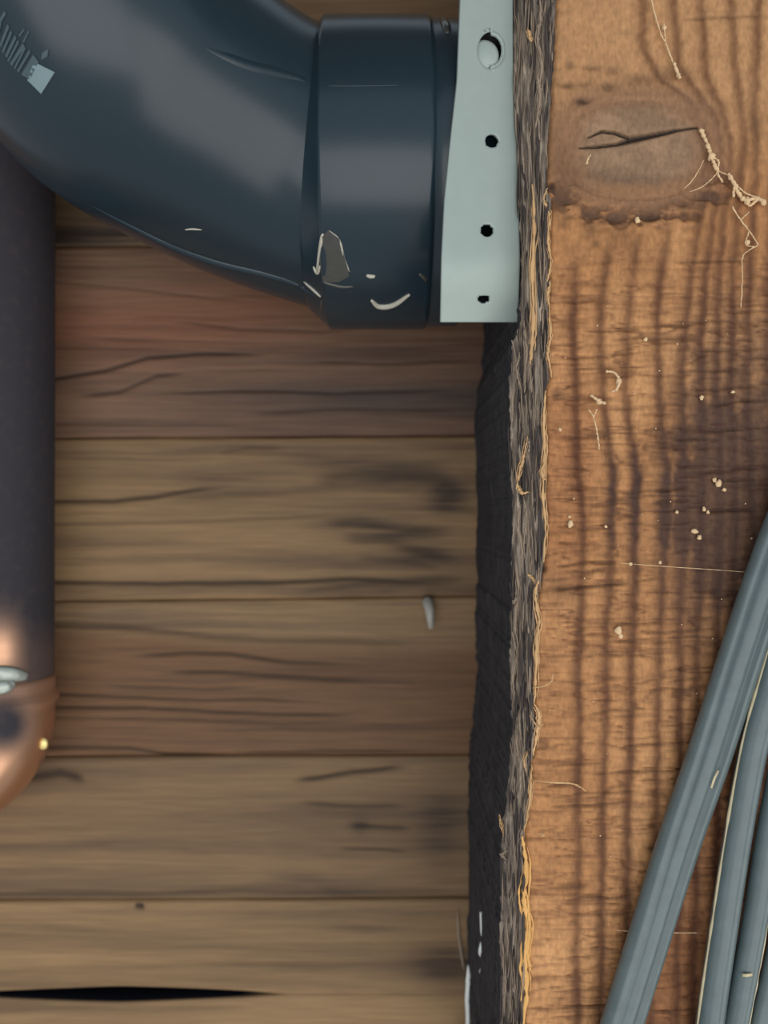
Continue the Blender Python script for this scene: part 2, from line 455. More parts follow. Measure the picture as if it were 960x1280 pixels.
# ------------------------------------------------------------------ the big timber on the right
EDGE = [(698, -260), (697, 0), (695, 60), (690, 120), (686, 180), (682, 232), (688, 250), (687, 330), (686, 400), (684, 440), (688, 470), (682, 490), (682, 600),
        (681, 700), (676, 715), (670, 780), (667, 850), (670, 905), (664, 950), (661, 1000), (655, 1050), (658, 1100), (658, 1200), (655, 1280), (652, 1540)]
INNER = [(640, -260), (641, 0), (640, 90), (642, 130), (645, 180), (650, 320), (650, 400), (640, 430), (636, 470), (637, 560), (641, 640), (640, 700), (637, 800),
         (640, 900), (633, 1000), (627, 1050), (625, 1120), (625, 1280), (620, 1540)]
DI = 0.2247
BANDS = [
 [(722, 300), (718, 400), (722, 560), (728, 640), (727, 760), (724, 900), (722, 1280)],
 [(763, 285), (752, 400), (757, 520), (768, 600), (765, 700), (760, 800), (756, 960), (752, 1280)],
 [(800, 280), (787, 400), (783, 480), (797, 600), (795, 700), (790, 850), (788, 980), (782, 1280)],
 [(837, 265), (822, 400), (826, 520), (834, 590), (831, 700), (824, 850), (822, 990), (815, 1280)],
 [(800, -260), (803, 0), (806, 60), (828, 100), (866, 125), (884, 175), (884, 230), (872, 290), (860, 400), (853, 480), (855, 640), (852, 800), (848, 1280)],
 [(843, -260), (843, 0), (848, 80), (870, 110), (896, 150), (902, 190), (896, 250), (885, 330), (878, 420), (880, 560), (878, 700), (873, 820), (868, 1280)],
 [(878, -260), (878, 0), (881, 90), (900, 130), (915, 180), (908, 250), (900, 340), (898, 480), (903, 600), (900, 760), (895, 1280)],
 [(917, -260), (917, 0), (919, 70), (923, 110), (932, 170), (925, 230), (918, 330), (915, 500), (922, 640), (919, 800), (915, 1280)],
 [(950, -260), (950, 0), (950, 60), (943, 130), (947, 200), (938, 320), (935, 500), (943, 650), (940, 900), (935, 1280)],
 [(985, -260), (985, 0), (972, 150), (960, 400), (962, 700), (958, 1280)],
 [(1010, -260), (1010, 0), (995, 300), (985, 700), (980, 1280)]]
CRACKS = [  # fine horizontal checks across the face: x0, x1, y, half height, strength
 (688, 790, 735, 1.6, .8), (690, 775, 708, 1.6, .7), (815, 865, 612, 2.0, .7), (810, 870, 630, 1.8, .7), (870, 945, 641, 2.2, .9), (683, 760, 625, 1.3, .5),
 (685, 740, 588, 1.4, .5), (840, 940, 331, 1.5, .5), (690, 712, 344, 1.5, .6), (683, 740, 498, 1.3, .6), (745, 800, 668, 1.2, .5), (760, 850, 425, 1.2, .35),
 (690, 735, 430, 1.2, .5), (840, 930, 465, 1.5, .5), (780, 860, 510, 1.3, .4), (682, 760, 960, 1.4, .5), (685, 790, 1008, 1.5, .7), (690, 760, 855, 1.3, .4),
 (700, 800, 1125, 1.5, .6), (690, 780, 1146, 1.2, .45), (740, 830, 900, 1.2, .4), (760, 830, 925, 1.2, .35), (700, 770, 1050, 1.2, .4), (690, 720, 680, 1.2, .4),
 (800, 880, 655, 1.4, .5), (850, 960, 540, 1.5, .5), (860, 960, 488, 1.4, .5), (870, 960, 440, 1.3, .4), (850, 960, 590, 1.5, .5), (850, 960, 25, 2.2, .35)]

_r = random.Random(12)
for _ in range(75):
    x_ = _r.uniform(675, 900); l_ = _r.uniform(35, 130)
    CRACKS.append((x_, x_ + l_, 400 + 900 * _r.random() ** 0.9, _r.uniform(0.9, 1.5), _r.uniform(.25, .7)))

def knot_d(px, py):
    dx = (px - 795) / 92.0; dy = (py - 186) / 64.0
    dx = np.where(dx > 0, dx * 1.02, dx)
    return (np.abs(dx) ** 2.6 + np.abs(dy) ** 2.4) ** (1 / 2.5)

def face_field(px, py):
    """colour and relief of the sawn front face"""
    wob = 7 * (fbm(px / 45, py / 60, 40, 3) - 0.5)
    band = np.zeros_like(px)
    for k, b in enumerate(BANDS):
        xc = pl(b, py) + wob + 2.5 * (vn(py / 9, py * 0 + k, 3) - 0.5)
        d = px - xc
        g = np.where(d > 0, np.exp(-(d / 5.0) ** 2), np.exp(-(d / 9.0) ** 2))
        g = g * sm(b[0][1] - 2, b[0][1] + 45, py) if b[0][1] > 0 else g
        st = 0.58 + 0.5 * fbm(py / 70, px * 0 + k * 3.1, 77, 3)
        band = np.maximum(band, g * st)
    low = sm(270, 400, py)
    band *= 0.9 + 0.2 * low
    # saw and weather ticks across the grain
    tk = fbm(px / 24 + 2 * wob / 7, py / 3.6, 50, 3); tk2 = fbm(px / 55, py / 7.0, 58, 3)
    tick = sm(0.53, 0.72, tk) * 0.35 + sm(0.55, 0.75, tk2) * 0.5
    la = fbm(px / 75 + 4, py / 11.0, 150, 2); lb = fbm(px / 120, py / 18.0, 152, 2); gate = sm(0.36, 0.58, fbm(px / 45, py / 14, 154, 2))
    crz = np.maximum(np.exp(-((la - 0.5) / 0.03) ** 2) * gate, 0.8 * np.exp(-((lb - 0.52) / 0.022) ** 2) * (1 - gate * .6))
    crz *= 0.04 + 0.96 * low
    tick *= 0.12 + 0.88 * low
    right = sm(790, 895, px) * np.exp(-((py - 620) / 175) ** 2) + 0.8 * band * np.exp(-((py - 630) / 70) ** 2) * sm(735, 770, px)
    stain = np.clip(right * (1.2 + 1.7 * (fbm(px / 22, py / 26, 61, 4) - 0.4)), 0, 1)
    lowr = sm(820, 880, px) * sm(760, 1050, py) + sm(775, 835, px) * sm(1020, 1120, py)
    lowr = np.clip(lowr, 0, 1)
    ck = np.zeros_like(px)
    for (x0, x1, y, hw, st) in CRACKS:
        yc = y + 6 * (vn(px / 32, px * 0 + y, 70) - 0.5) - 0.05 * (px - x0)
        ck = np.maximum(ck, st * sm(x0, x0 + 14, px) * (1 - sm(x1 - 14, x1, px)) * np.exp(-((py - yc) / hw) ** 2))
    big = fbm(px / 120, py / 150, 44, 3); fine = fbm(px / 5, py / 6, 46, 3)
    lt = mix(lin(208, 154, 104), lin(184, 131, 85), sm(0.3, 0.7, big))
    lt = mix(lt, lin(176, 136, 98), (1 - sm(90, 300, py)) * 0.55)
    c = mix(lt, lin(112, 74, 50), np.clip(band * 1.05, 0, 1))
    c = mix(c, lin(98, 62, 42), np.clip(1.15 * tick * 0.55, 0, 1))
    c = c * (0.86 + 0.28 * fine)[..., None]
    c = mix(c, lin(96, 62, 42), np.clip(crz * 0.62, 0, 1))
    c = mix(c, lin(70, 50, 44), stain * 0.85)
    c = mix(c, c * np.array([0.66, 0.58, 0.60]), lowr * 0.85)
    redl = (1 - sm(720, 765, px)) * np.exp(-((py - 580) / 150) ** 2)
    c = mix(c, c * np.array([0.80, 0.72, 0.70]), redl)
    # area about the knot
    kd = knot_d(px, py)
    halo = np.exp(-np.clip(kd - 1, 0, None) ** 2 / 0.10)
    up = sm(245, 175, py) if False else 1 - sm(175, 245, py)
    c = mix(c, lin(138, 104, 80), 0.75 * halo)
    bark = np.exp(-((kd - 1.32) / 0.22) ** 2) * sm(205, 240, py) * sm(0.42, 0.62, fbm(px / 18, py / 9, 81, 4))
    c = mix(c, lin(84, 62, 50), 0.85 * bark)
    sp = np.zeros_like(px)
    for (x, y, rx, ry, st) in [(728, 127, 10, 5, .95), (712, 80, 6, 6, .5), (740, 85, 12, 4, .55), (765, 88, 9, 6, .5), (708, 106, 12, 4, .6), (760, 108, 9, 5, .6),
                               (730, 104, 9, 4, .35), (800, 98, 22, 8, .45), (836, 92, 22, 10, .45), (738, 286, 12, 18, .5), (705, 280, 9, 9, .35), (745, 303, 7, 5, .6), (690, 232, 6, 5, 1),
                               (700, 215, 40, 40, .35), (765, 276, 20, 4, .8), (815, 272, 16, 6, .7), (860, 255, 26, 9, .6), (780, 300, 24, 26, .35),
                               (679, 712, 6, 6, 1), (700, 735, 22, 22, .45), (697, 492, 8, 6, .7), (945, 156, 10, 22, .4)]:
        dx = (px - x) / rx; dy = (py - y + 4 * (vn(px / 6, py / 6, 90) - 0.5)) / ry
        sp = np.maximum(sp, st * np.exp(-(dx * dx + dy * dy)))
    c = mix(c, lin(70, 50, 40), sp)
    c = mix(c, lin(62, 42, 32), np.clip(ck, 0, 1))
    # lifted fibres on the very edge
    rel = 0.00025 * (fine - 0.5) + 0.0005 * (big - 0.5) + 0.0003 * band + 0.0004 * tick + 0.0004 * crz + 0.0008 * ck + 0.0007 * sp
    rel = rel - 0.0003 * halo * (kd > 1) + 0.0012 * bark
    return c, rel, kd

PY = np.linspace(-260, 1540, 920)[:, None]
ex = pl(EDGE, PY) + 2.4 * (fbm(PY / 14, PY * 0 + 1, 4, 3) - 0.5) * 2
ix = pl(INNER, PY) + 3.0 * (fbm(PY / 11, PY * 0 + 5, 6, 4) - 0.5) * 2
# front face
uf = np.linspace(0, 1, 175)[None, :] ** 1.02
pxf = ex + (1035 - ex) * uf; pyf = PY + 0 * pxf
cf, rel, kd = face_field(pxf, pyf)
Vf = PA(pxf, pyf, D1); Vf[..., 1] += rel + 0.0022 * (1 - sm(0.66, 0.80, kd)) + 0.0012 * np.exp(-(pxf - ex) / 2.5)
# torn, weathered near edge
ub = np.linspace(0, 1, 44)[None, :]
pxb = ix + (ex - ix) * ub; pyb = PY + 0 * pxb
wv = 6 * (fbm(pxb / 30, pyb / 70, 100, 3) - 0.5)
f1 = fbm((pxb + wv) / 7.0, pyb / 75, 101, 3); f2 = fbm((pxb + wv) / 3.0, pyb / 28, 103, 3); f3 = fbm(pxb / 30, pyb / 120, 105, 3)
rid = 1 - np.abs(2 * f1 - 1) * 1.6
rid = np.clip(0.55 * rid + 0.6 * (f2 - 0.5) + 0.25, 0, 1)
tb = np.clip(sm(0.42, 0.98, rid) * (0.25 + 1.1 * f3), 0, 1)
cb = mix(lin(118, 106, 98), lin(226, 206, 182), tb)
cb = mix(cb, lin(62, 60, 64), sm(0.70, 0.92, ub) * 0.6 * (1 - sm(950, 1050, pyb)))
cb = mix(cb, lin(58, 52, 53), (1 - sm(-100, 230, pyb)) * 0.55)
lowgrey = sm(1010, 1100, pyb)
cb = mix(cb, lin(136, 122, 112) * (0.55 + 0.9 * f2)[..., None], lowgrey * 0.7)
db = DI + (D1 - DI) * ub ** 0.8 + 0.0020 * (0.5 - rid) + 0.0012 * (0.5 - f2)
db = np.where(ub > 0.96, D1 + 0.0012, db)
Vb = PA(pxb, pyb, 0.5 * (D1 + DI)); Xs = (pxb - 480) / F * db
Vb[..., 0] = Xs; Vb[..., 1] = db; Vb[..., 2] = HZ + (640 - pyb) / F * db
# side that runs back to the planks, its shade painted in as dark grey
us = np.linspace(0, 1, 40)[None, :]
ds = 0.3088 + (db[:, :1] - 0.3088) * us
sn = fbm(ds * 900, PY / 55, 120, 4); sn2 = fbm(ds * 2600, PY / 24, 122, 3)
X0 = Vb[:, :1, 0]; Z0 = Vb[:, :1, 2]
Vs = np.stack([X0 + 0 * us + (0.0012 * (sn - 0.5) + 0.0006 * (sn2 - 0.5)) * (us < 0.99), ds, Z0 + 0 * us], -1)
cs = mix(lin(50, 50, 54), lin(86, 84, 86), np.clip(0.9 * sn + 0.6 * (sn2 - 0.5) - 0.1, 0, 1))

bq = gridfaces(920, 175)
xr = Vf[:, -1, 0]
root = empty('timber_beam'); root.location = (0, 0, 0)
tag(root, 'big rough-sawn orange-brown timber with a knot and a torn dark left edge', 'beam')
# the sawn face closes into the solid body of the timber (front, right side, back)
nrow = 920
Vr = Vf[:, -1].copy(); Vr[:, 1] = 0.3088
Vk = Vs[:, 0].copy()
body_v = np.concatenate([Vf.reshape(-1, 3), Vr, Vk])
o1 = 920 * 175
i = np.arange(nrow - 1)
fr = i * 175 + 174
q1 = np.stack([fr, fr + 175, o1 + i + 1, o1 + i], -1)
q2 = np.stack([o1 + i, o1 + i + 1, o1 + nrow + i + 1, o1 + nrow + i], -1)
body_c = np.concatenate([cf.reshape(-1, 3), cf[:, -1], cs[:, 0]])
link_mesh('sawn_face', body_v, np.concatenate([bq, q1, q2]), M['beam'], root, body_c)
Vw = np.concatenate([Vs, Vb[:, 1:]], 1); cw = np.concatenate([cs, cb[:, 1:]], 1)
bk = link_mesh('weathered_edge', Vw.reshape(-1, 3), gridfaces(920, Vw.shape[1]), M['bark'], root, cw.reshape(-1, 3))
tag(bk, 'dark torn fibrous side of the timber')

# knot: an oval of harder grey-brown wood with a long split
nx, ny = 110, 84
uu = np.linspace(-1, 1, nx)[None, :]; vv = np.linspace(-1, 1, ny)[:, None]
qx = uu * np.sqrt(1 - vv * vv / 2); qy = vv * np.sqrt(1 - uu * uu / 2)   # square to disc
kx = 795 + 93 * np.sign(qx) * np.abs(qx) ** 0.93; ky = 186 + 65 * np.sign(qy) * np.abs(qy) ** 0.95
rr = np.sqrt(qx * qx + qy * qy)
kc = mix(lin(162, 130, 102), lin(142, 114, 90), sm(0.3, 0.7, fbm(kx / 50, ky / 22, 130, 4)))
kc = mix(kc, lin(160, 116, 76), (1 - sm(692, 745, kx)) * 0.7)
kc = mix(kc, lin(166, 118, 74), sm(222, 240, ky) * 0.6)
kc = mix(kc, lin(104, 80, 66), np.exp(-((ky - 128 + 4 * (fbm(kx / 20, ky * 0, 3) - .5)) / 7) ** 2) * 0.6 * sm(720, 760, kx) * (1 - sm(820, 860, kx)))
kc = mix(kc, lin(108, 84, 68), np.exp(-((ky - 222 - 6 * np.sin(kx / 40)) / 7) ** 2) * 0.6)
kc = kc * (0.9 + 0.2 * fbm(kx / 4, ky / 3, 131, 3))[..., None]
fc_, _r, _k = face_field(kx, ky)
kc = mix(kc, fc_, sm(0.60, 1.0, rr + 0.25 * (fbm(kx / 16, ky / 12, 140, 3) - 0.5)))
def seg(pts, hw):
    p = np.array(pts, float); best = np.full_like(kx, 9e9)
    for (x0, y0, w0), (x1, y1, w1) in zip(p[:-1], p[1:]):
        dx, dy = x1 - x0, y1 - y0
        t = np.clip(((kx - x0) * dx + (ky - y0) * dy) / (dx * dx + dy * dy), 0, 1)
        d = np.hypot(kx - x0 - t * dx, ky - y0 - t * dy) / (w0 + t * (w1 - w0))
        best = np.minimum(best, d)
    return np.exp(-best ** 2 * 1.7)
crk = np.maximum(seg([(724, 185, 1.5), (748, 183, 2.2), (772, 180, 2.5), (790, 174, 5.5), (812, 170, 4.2), (845, 163, 2.4), (884, 159, 1.8)], 1),
                 seg([(735, 172, 1.0), (752, 164, 2.2), (768, 166, 2.4), (790, 174, 3.0)], 1))
crk = np.maximum(crk, 0.8 * seg([(866, 133, 2), (876, 142, 3.2), (882, 158, 2.5)], 1))
kc = mix(kc, lin(36, 26, 22), np.clip(crk * 1.15, 0, 1))
dk = D1 + _r - 0.00010 + 0.00022 * sm(0.86, 1.0, rr) + crk * (0.0012 - 0.00115 * sm(0.5, 0.8, rr)) 
Vk2 = PA(kx, ky, D1); Vk2[..., 1] = dk
ko = slab('knot', Vk2, kc, D1 + 0.0028, M['beam'], root)
tag(ko, 'oval grey-brown knot with a long split')

# splinters and ribbons of torn wood along the edge
def ribbon(pts, wpx, d, mat, name='splinter', flat=0.35):
    """one torn splinter: a main strip with thinner strands split from it"""
    mb = MB(); sd = int(pts[0][0] * 3 + pts[0][1]) % 977
    p = spline([(x, y, dd) for (x, y), dd in zip(pts, d if hasattr(d, '__len__') else [d] * len(pts))], max(14, 11 * len(pts)))
    n = len(p); k = np.arange(n)
    for q, (ofs, ws) in enumerate([(0, 0.62), (-0.42, 0.24), (0.40, 0.26)] if wpx > 3.2 else [(0, 0.8)]):
        a = 0 if q == 0 else int(n * 0.25 * float(vn(q * 1.7, 0.3, sd))); b = n if q == 0 else n - int(n * 0.3 * float(vn(q * 2.9, 0.7, sd)))
        kk = k[a:b]; m = len(kk)
        w = ws * wpx * (0.2 + 0.8 * np.sin(np.pi * (kk - a + 0.6) / (m + 0.2)) ** 0.5) * (0.45 + 1.0 * vn(kk * 0.55, kk * 0 + q, sd))
        ox = ofs * wpx * (0.7 + 0.6 * vn(kk * 0.2, kk * 0 + 3 + q, sd)) + 1.4 * (vn(kk * 0.5, kk * 0 + 7 + q, sd) - 0.5)
        mb.tube([P(p[c][0] + ox[c - a], p[c][1], p[c][2] + 0.0002 * q) for c in kk], [float(v) / F * 0.215 * 0.5 for v in w], 6, True, flat)
    return mb.build(name, mat, root)
SPL = [
 # pale ribbons on the torn strip
 ([(673, -20), (676, 20), (672, 50), (677, 80), (672, 130), (675, 175)], 6, .2165, 'fibre_grey'),
 ([(660, 36), (664, 52)], 6, .216, 'fibre'),
 ([(672, 95), (675, 115), (673, 140), (669, 160)], 6, .2158, 'fibre_grey'),
 ([(666, 230), (668, 290), (665, 340), (667, 400), (664, 440), (663, 455)], 8, .216, 'fibre'),
 ([(655, 400), (658, 440), (656, 480), (659, 520)], 5, .2185, 'fibre_grey'),
 ([(661, 450), (664, 490), (662, 540)], 5, .2175, 'fibre_grey'),
 ([(650, 440), (646, 462), (652, 490), (655, 540)], 4, .2195, 'fibre_grey'),
 ([(640, 425), (646, 460), (641, 500), (640, 530)], 4, .2215, 'fibre_grey'),
 ([(660, 545), (655, 570), (649, 590), (645, 612)], 6, .2175, 'fibre'),
 ([(646, 604), (652, 616), (660, 615)], 6, .2175, 'fibre'),
 ([(664, 545), (661, 565)], 6, .217, 'fibre_grey'),
 ([(651, 630), (648, 660), (653, 690), (650, 720)], 5, .2185, 'fibre_grey'),
 ([(655, 620), (658, 650), (655, 680)], 4, .218, 'fibre_grey'),
 ([(645, 700), (648, 740), (644, 780), (648, 810)], 6, .2195, 'fibre_grey'),
 ([(660, 718), (668, 725), (671, 733)], 5, .216, 'fibre'),
 ([(648, 745), (641, 755)], 5, .219, 'fibre_grey'),
 ([(640, 790), (646, 820), (641, 850), (648, 880)], 5, .220, 'fibre_grey'),
 ([(655, 860), (650, 900), (654, 940)], 4, .2185, 'fibre_grey'),
 ([(648, 900), (646, 930), (650, 960), (645, 990)], 4, .219, 'fibre_grey'),
 ([(662, 935), (656, 950), (659, 970)], 5, .2165, 'fibre'),
 ([(624, 1018), (629, 1038), (636, 1058)], 4, .2235, 'fibre'),
 ([(636, 1062), (628, 1068), (633, 1075)], 6, .222, 'fibre_grey'),
 ([(645, 1110), (640, 1150), (645, 1185)], 5, .219, 'fibre_grey'),
 ([(632, 1170), (637, 1200), (633, 1230)], 4, .221, 'fibre_grey'),
 # bright orange slivers right on the corner
 ([(686, 385), (688, 420), (685, 440), (690, 472)], 5, .2150, 'fibre'),
 ([(682, 488), (680, 520), (681, 560), (679, 610), (682, 660), (679, 703)], 7, .2150, 'fibre'),
 ([(681, 578), (677, 590), (681, 600)], 6, .2145, 'fibre'),
 ([(673, 725), (669, 745), (674, 775), (671, 800), (670, 850), (668, 880)], 7, .2150, 'fibre'),
 ([(668, 880), (674, 895), (671, 920), (666, 945)], 7, .2150, 'fibre'),
 ([(665, 955), (662, 1000), (655, 1040)], 5, .2150, 'fibre'),
 ([(652, 1045), (658, 1080), (655, 1120), (660, 1160), (656, 1200), (658, 1240), (653, 1300)], 12, .2148, 'fibre_bright'),
 ([(657, 1110), (662, 1150), (660, 1195), (664, 1215)], 6, .2146, 'fibre_bright'),
 ([(684, 235), (680, 250), (687, 268), (685, 300), (688, 330), (684, 352)], 5, .2150, 'fibre'),
 ([(688, 350), (685, 370), (687, 385)], 5, .2150, 'fibre'),
 # stray hairs of wood standing off the face
 ([(666, 976), (690, 978), (712, 979), (724, 983), (733, 990)], 3.0, [.2150, .2135, .2130, .2132, .2136], 'fibre'),
 ([(666, 860), (678, 858), (688, 853), (692, 843)], 3.0, [.2150, .2140, .2138, .2140], 'fibre'),
 ([(662, 893), (672, 908), (680, 905)], 2.6, [.2155, .2142, .2140], 'fibre'),
 ([(668, 1042), (680, 1043), (676, 1046)], 2.4, [.2150, .2142, .2142], 'fibre'),
 ([(735, 196), (733, 205), (738, 193)], 2.6, [.2150, .2140, .2140], 'web'),
]
for pts, wp, d, mk in SPL:
    ribbon(pts, wp, d, M[mk])
# finer fibres, too many to pick apart
mb = MB(); rnd = random.Random(3)
for k in range(420):
    y = rnd.uniform(-120, 1380); t = rnd.random() ** 0.8
    e0 = float(pl(EDGE, y)); i0 = float(pl(INNER, y)); x = i0 + (e0 - i0) * (0.02 + 0.9 * t)
    ln = rnd.uniform(12, 60); d = DI + (D1 - DI) * (0.02 + 0.9 * t) ** 0.8 - rnd.uniform(0.0002, 0.0018)
    bx = rnd.uniform(-1.6, 1.6); pts = [P(x + bx * (q / 2 - 1) + rnd.uniform(-.5, .5), y + ln * q / 4, d + rnd.uniform(-.0002, .0002)) for q in range(5)]
    wd = rnd.uniform(0.6, 1.8) / F * 0.216 * 0.5 * 1.4
    mb.tube(pts, [wd * 0.3, wd, wd, wd * 0.8, wd * 0.2], 4, False)
tag(mb.build('wood_fibres', M['fibre_grey'], root), kind='stuff')
mb = MB()
for k in range(160):
    y = rnd.uniform(-120, 1380); t = rnd.random()
    e0 = float(pl(EDGE, y)); i0 = float(pl(INNER, y)); x = i0 + (e0 - i0) * (-0.03 + 0.95 * t)
    ln = rnd.uniform(15, 80); d = DI + (D1 - DI) * max(0.0, -0.03 + 0.95 * t) ** 0.8 - rnd.uniform(0.0004, 0.0022)
    bx = rnd.uniform(-1.6, 1.6); pts = [P(x + bx * (q / 2 - 1) + rnd.uniform(-.5, .5), y + ln * q / 4, d + rnd.uniform(-.0002, .0002)) for q in range(5)]
    wd = rnd.uniform(1.0, 3.0) / F * 0.216 * 0.5 * 1.4
    mb.tube(pts, [wd * 0.3, wd, wd, wd * 0.8, wd * 0.2], 4, False)
tag(mb.build('dark_fibres', M['fibre_dark'], root), kind='stuff')

# ------------------------------------------------------------------ black plastic drain elbow with its hub
DC = 0.262
R_H = 0.0433
elbow = empty('drain_elbow'); elbow.location = P(470, 226, DC)
def to_local(v): return [Vector(p) - elbow.location for p in v]
tag(elbow, 'glossy black plastic drain pipe elbow curving to the upper left', 'pipe elbow')
BOT = [(400, 387, 11, .262), (350, 373, 17, .2605), (300, 357, 20, .258), (250, 338, 23, .2535), (200, 314, 27, .248), (150, 289, 31, .2425),
       (100, 262, 35, .237), (65, 240, 38, .2335), (30, 210, 43, .230), (0, 179, 47, .2275), (-45, 125, 52, .224), (-95, 55, 57, .221), (-150, -40, 62, .219)]
R_E = 0.0376
cps = []
for (bx, by, a, d) in BOT:
    a = math.radians(a)
    b0 = (P(bx, by, 1) - CAM); b1 = (P(bx + 10 * math.cos(a), by + 10 * math.sin(a), 1) - CAM)
    n3 = b1.cross(b0).normalized()
    if n3.z < 0: n3 = -n3
    cps.append(tuple(CAM + b0 * ((d - n3.y * R_E) / b0.y) + n3 * R_E))
cps = spline(cps, 90)
for _ in range(60):
    cps[1:-1] = 0.25 * cps[:-2] + 0.5 * cps[1:-1] + 0.25 * cps[2:]
mb = MB(); mb.tube([Vector(c) - elbow.location for c in cps], R_E, 128)
eb = mb.build('elbow_body', M['abs'], elbow)
x0 = (401 - 480) / F * .226; x1 = (544 - 480) / F * .226; xl = (373 - 480) / F * .229
prof = [(xl - .002, R_E - .003), (xl, R_E + .0002), (xl + .0006, R_E + .0006)]
prof += [(x0 - .0007, R_H - .0008), (x0 - .0003, R_H - .0002), (x0 + .0003, R_H)]
prof += [(x1 - .0016, R_H), (x1 - .0006, R_H - .0003), (x1, R_H - .0014), (x1, 0.0365), (x1 - .02, 0.036)]
hv, hf = revolve(prof, 160)
cx = elbow.location.x
hub = link_mesh('hub', [(x - cx, y, z) for x, y, z in hv], hf, M['abs'], elbow)
hv, hf = revolve([(x1 - .004, 0.040), (x1 - .004, 0.0424), (0.0217, 0.0424), (0.0222, 0.0420), (0.0222, 0.034)], 128)
collar = link_mesh('hub_collar', [(x - cx, y, z) for x, y, z in hv], hf, M['abs'], elbow)
# the pipe that the hub takes, running on to the timber behind the strap
hv, hf = revolve([(x1 - .019, 0.001), (x1 - .019, 0.0352), (0.0322, 0.0352), (0.0322, 0.001)], 96)
pp = link_mesh('pipe_stub', [(x - cx, y, z) for x, y, z in hv], hf, M['abs'], elbow)

def bvh_of(*obs):
    v = []; f = []
    for o in obs:
        b = len(v); mw = o.parent.location if o.parent else Vector()
        v += [p.co + mw for p in o.data.vertices]
        f += [tuple(b + i for i in p.vertices) for p in o.data.polygons]
    return BVHTree.FromPolygons(v, f)
TR = bvh_of(eb, hub)
def on(px, py, off=0.0002, tree=None):
    d = (P(px, py, 1) - CAM).normalized()
    h = (tree or TR).ray_cast(CAM, d)
    if h[0] is None: return None
    n = h[1]
    if n.dot(d) > 0: n = -n
    return h[0] + n * off
def surf_line(pts, n, off=0.0002, tree=None):
    return [q for q in (on(x, y, off, tree) for x, y in spline(pts, n)) if q is not None]
def lay(pts, wpx, mat, name, parent, n=24, off=0.0, flat=0.6, tree=None):
    q = surf_line(pts, n, off, tree); m = len(q)
    r = [wpx / F * 0.225 * 0.5 * (0.25 + 0.75 * math.sin(math.pi * (k + .5) / m) ** .6) for k in range(m)]
    mb = MB(); mb.tube([p - parent.location for p in q], r, 8, True, flat)
    return mb.build(name, mat, parent)
# mould ridges
lay([(225, 42), (262, 62), (310, 82), (350, 92), (378, 100), (392, 112)], 20, M['abs'], 'mould_ridge', elbow, 40, -0.0009, 0.6)
lay([(110, 255), (160, 281), (215, 308), (270, 328), (330, 343), (370, 356), (397, 374)], 16, M['abs'], 'mould_seam', elbow, 50, -0.0006, 0.8)
lay([(408, 107), (450, 107), (500, 106)], 2.4, M['abs'], 'mould_line', elbow, 20, 0.0, 0.6)

def patch(quads, mat, name, parent, off=0.00025, k=5):
    v = []; f = []
    for q in quads:
        a, b, c, d = [np.array(p, float) for p in q]; base = len(v); ok = True; pts = []
        for j in range(k):
            for i2 in range(k):
                s, t = i2 / (k - 1), j / (k - 1)
                p = (a * (1 - s) + b * s) * (1 - t) + (d * (1 - s) + c * s) * t
                h = on(p[0], p[1], off)
                if h is None: ok = False; break
                pts.append(h - parent.location)
            if not ok: break
        if not ok: continue
        v += pts
        for j in range(k - 1):
            for i2 in range(k - 1):
                f.append((base + j * k + i2, base + (j + 1) * k + i2, base + (j + 1) * k + i2 + 1, base + j * k + i2 + 1))
    return link_mesh(name, v, f, mat, parent)
# the printed marking: a pale block and the worn strokes of a line of print
tag(patch([((43, 77), (69, 90), (52, 117), (35, 100))], M['print'], 'printed_label', elbow), 'pale printed block')
tag(patch([((42, 68), (49, 77), (38, 99), (27, 93)), ((53, 66), (61, 61), (60, 70), (52, 75))], M['print_dim'], 'printed_mark', elbow), 'worn pale print')
st = [((-8, 55), (0, 24), 5), ((0, 56), (10, 30), 4), ((3, 64), (14, 38), 3.5), ((7, 69), (19, 44), 4), ((10, 75), (23, 50), 3), ((13, 79), (29, 54), 4.5),
      ((18, 84), (31, 58), 3), ((22, 88), (37, 62), 3.2), ((-6, 34), (6, 14), 4), ((10, 20), (24, 36), 2.4), ((24, 44), (30, 36), 2), ((29, 52), (36, 38), 2)]
qs = []
for (ax, ay), (bx, by), wd in st:
    dx, dy = 0.62 * wd, 0.78 * wd
    qs.append(((ax, ay), (ax + dx, ay + dy), (bx + dx, by + dy), (bx, by)))
tag(patch(qs, M['print_dim'], 'printed_lettering', elbow), 'worn pale print strokes')

# glue runs on the hub, and one pale bead for a glint
tri = [(403, 296), (410, 287), (424, 298), (432, 325), (437, 344), (424, 352), (404, 352), (400, 326)]
cen = on(416, 325, 0.0006)
v = [cen - elbow.location] + [on(x, y, 0.00025) - elbow.location for x, y in tri]
gl = link_mesh('glue_smear', v, [(0, 1 + k, 1 + (k + 1) % len(tri)) for k in range(len(tri))], M['glue'], elbow)
lay([(396, 340), (399, 318), (402, 298), (404, 292)], 5, M['glue_glint_pale'], 'glue_glint_bead', elbow, 16)
lay([(411, 288), (424, 300), (430, 322), (437, 340)], 3, M['glue_glint_pale'], 'glue_glint_bead', elbow, 16)
lay([(392, 333), (397, 341), (400, 332)], 6, M['glue_glint_pale'], 'glue_glint_bead', elbow, 8)
lay([(458, 344), (464, 345), (469, 345)], 7, M['glue_glint_pale'], 'glue_glint_bead', elbow, 8)
lay([(464, 374), (474, 382), (492, 380), (512, 367)], 8, M['glue_glint_pale'], 'glue_glint_bead', elbow, 20, 0.0003)
lay([(380, 352), (392, 362), (401, 371)], 5, M['glue_glint_pale'], 'glue_glint_bead', elbow, 12)
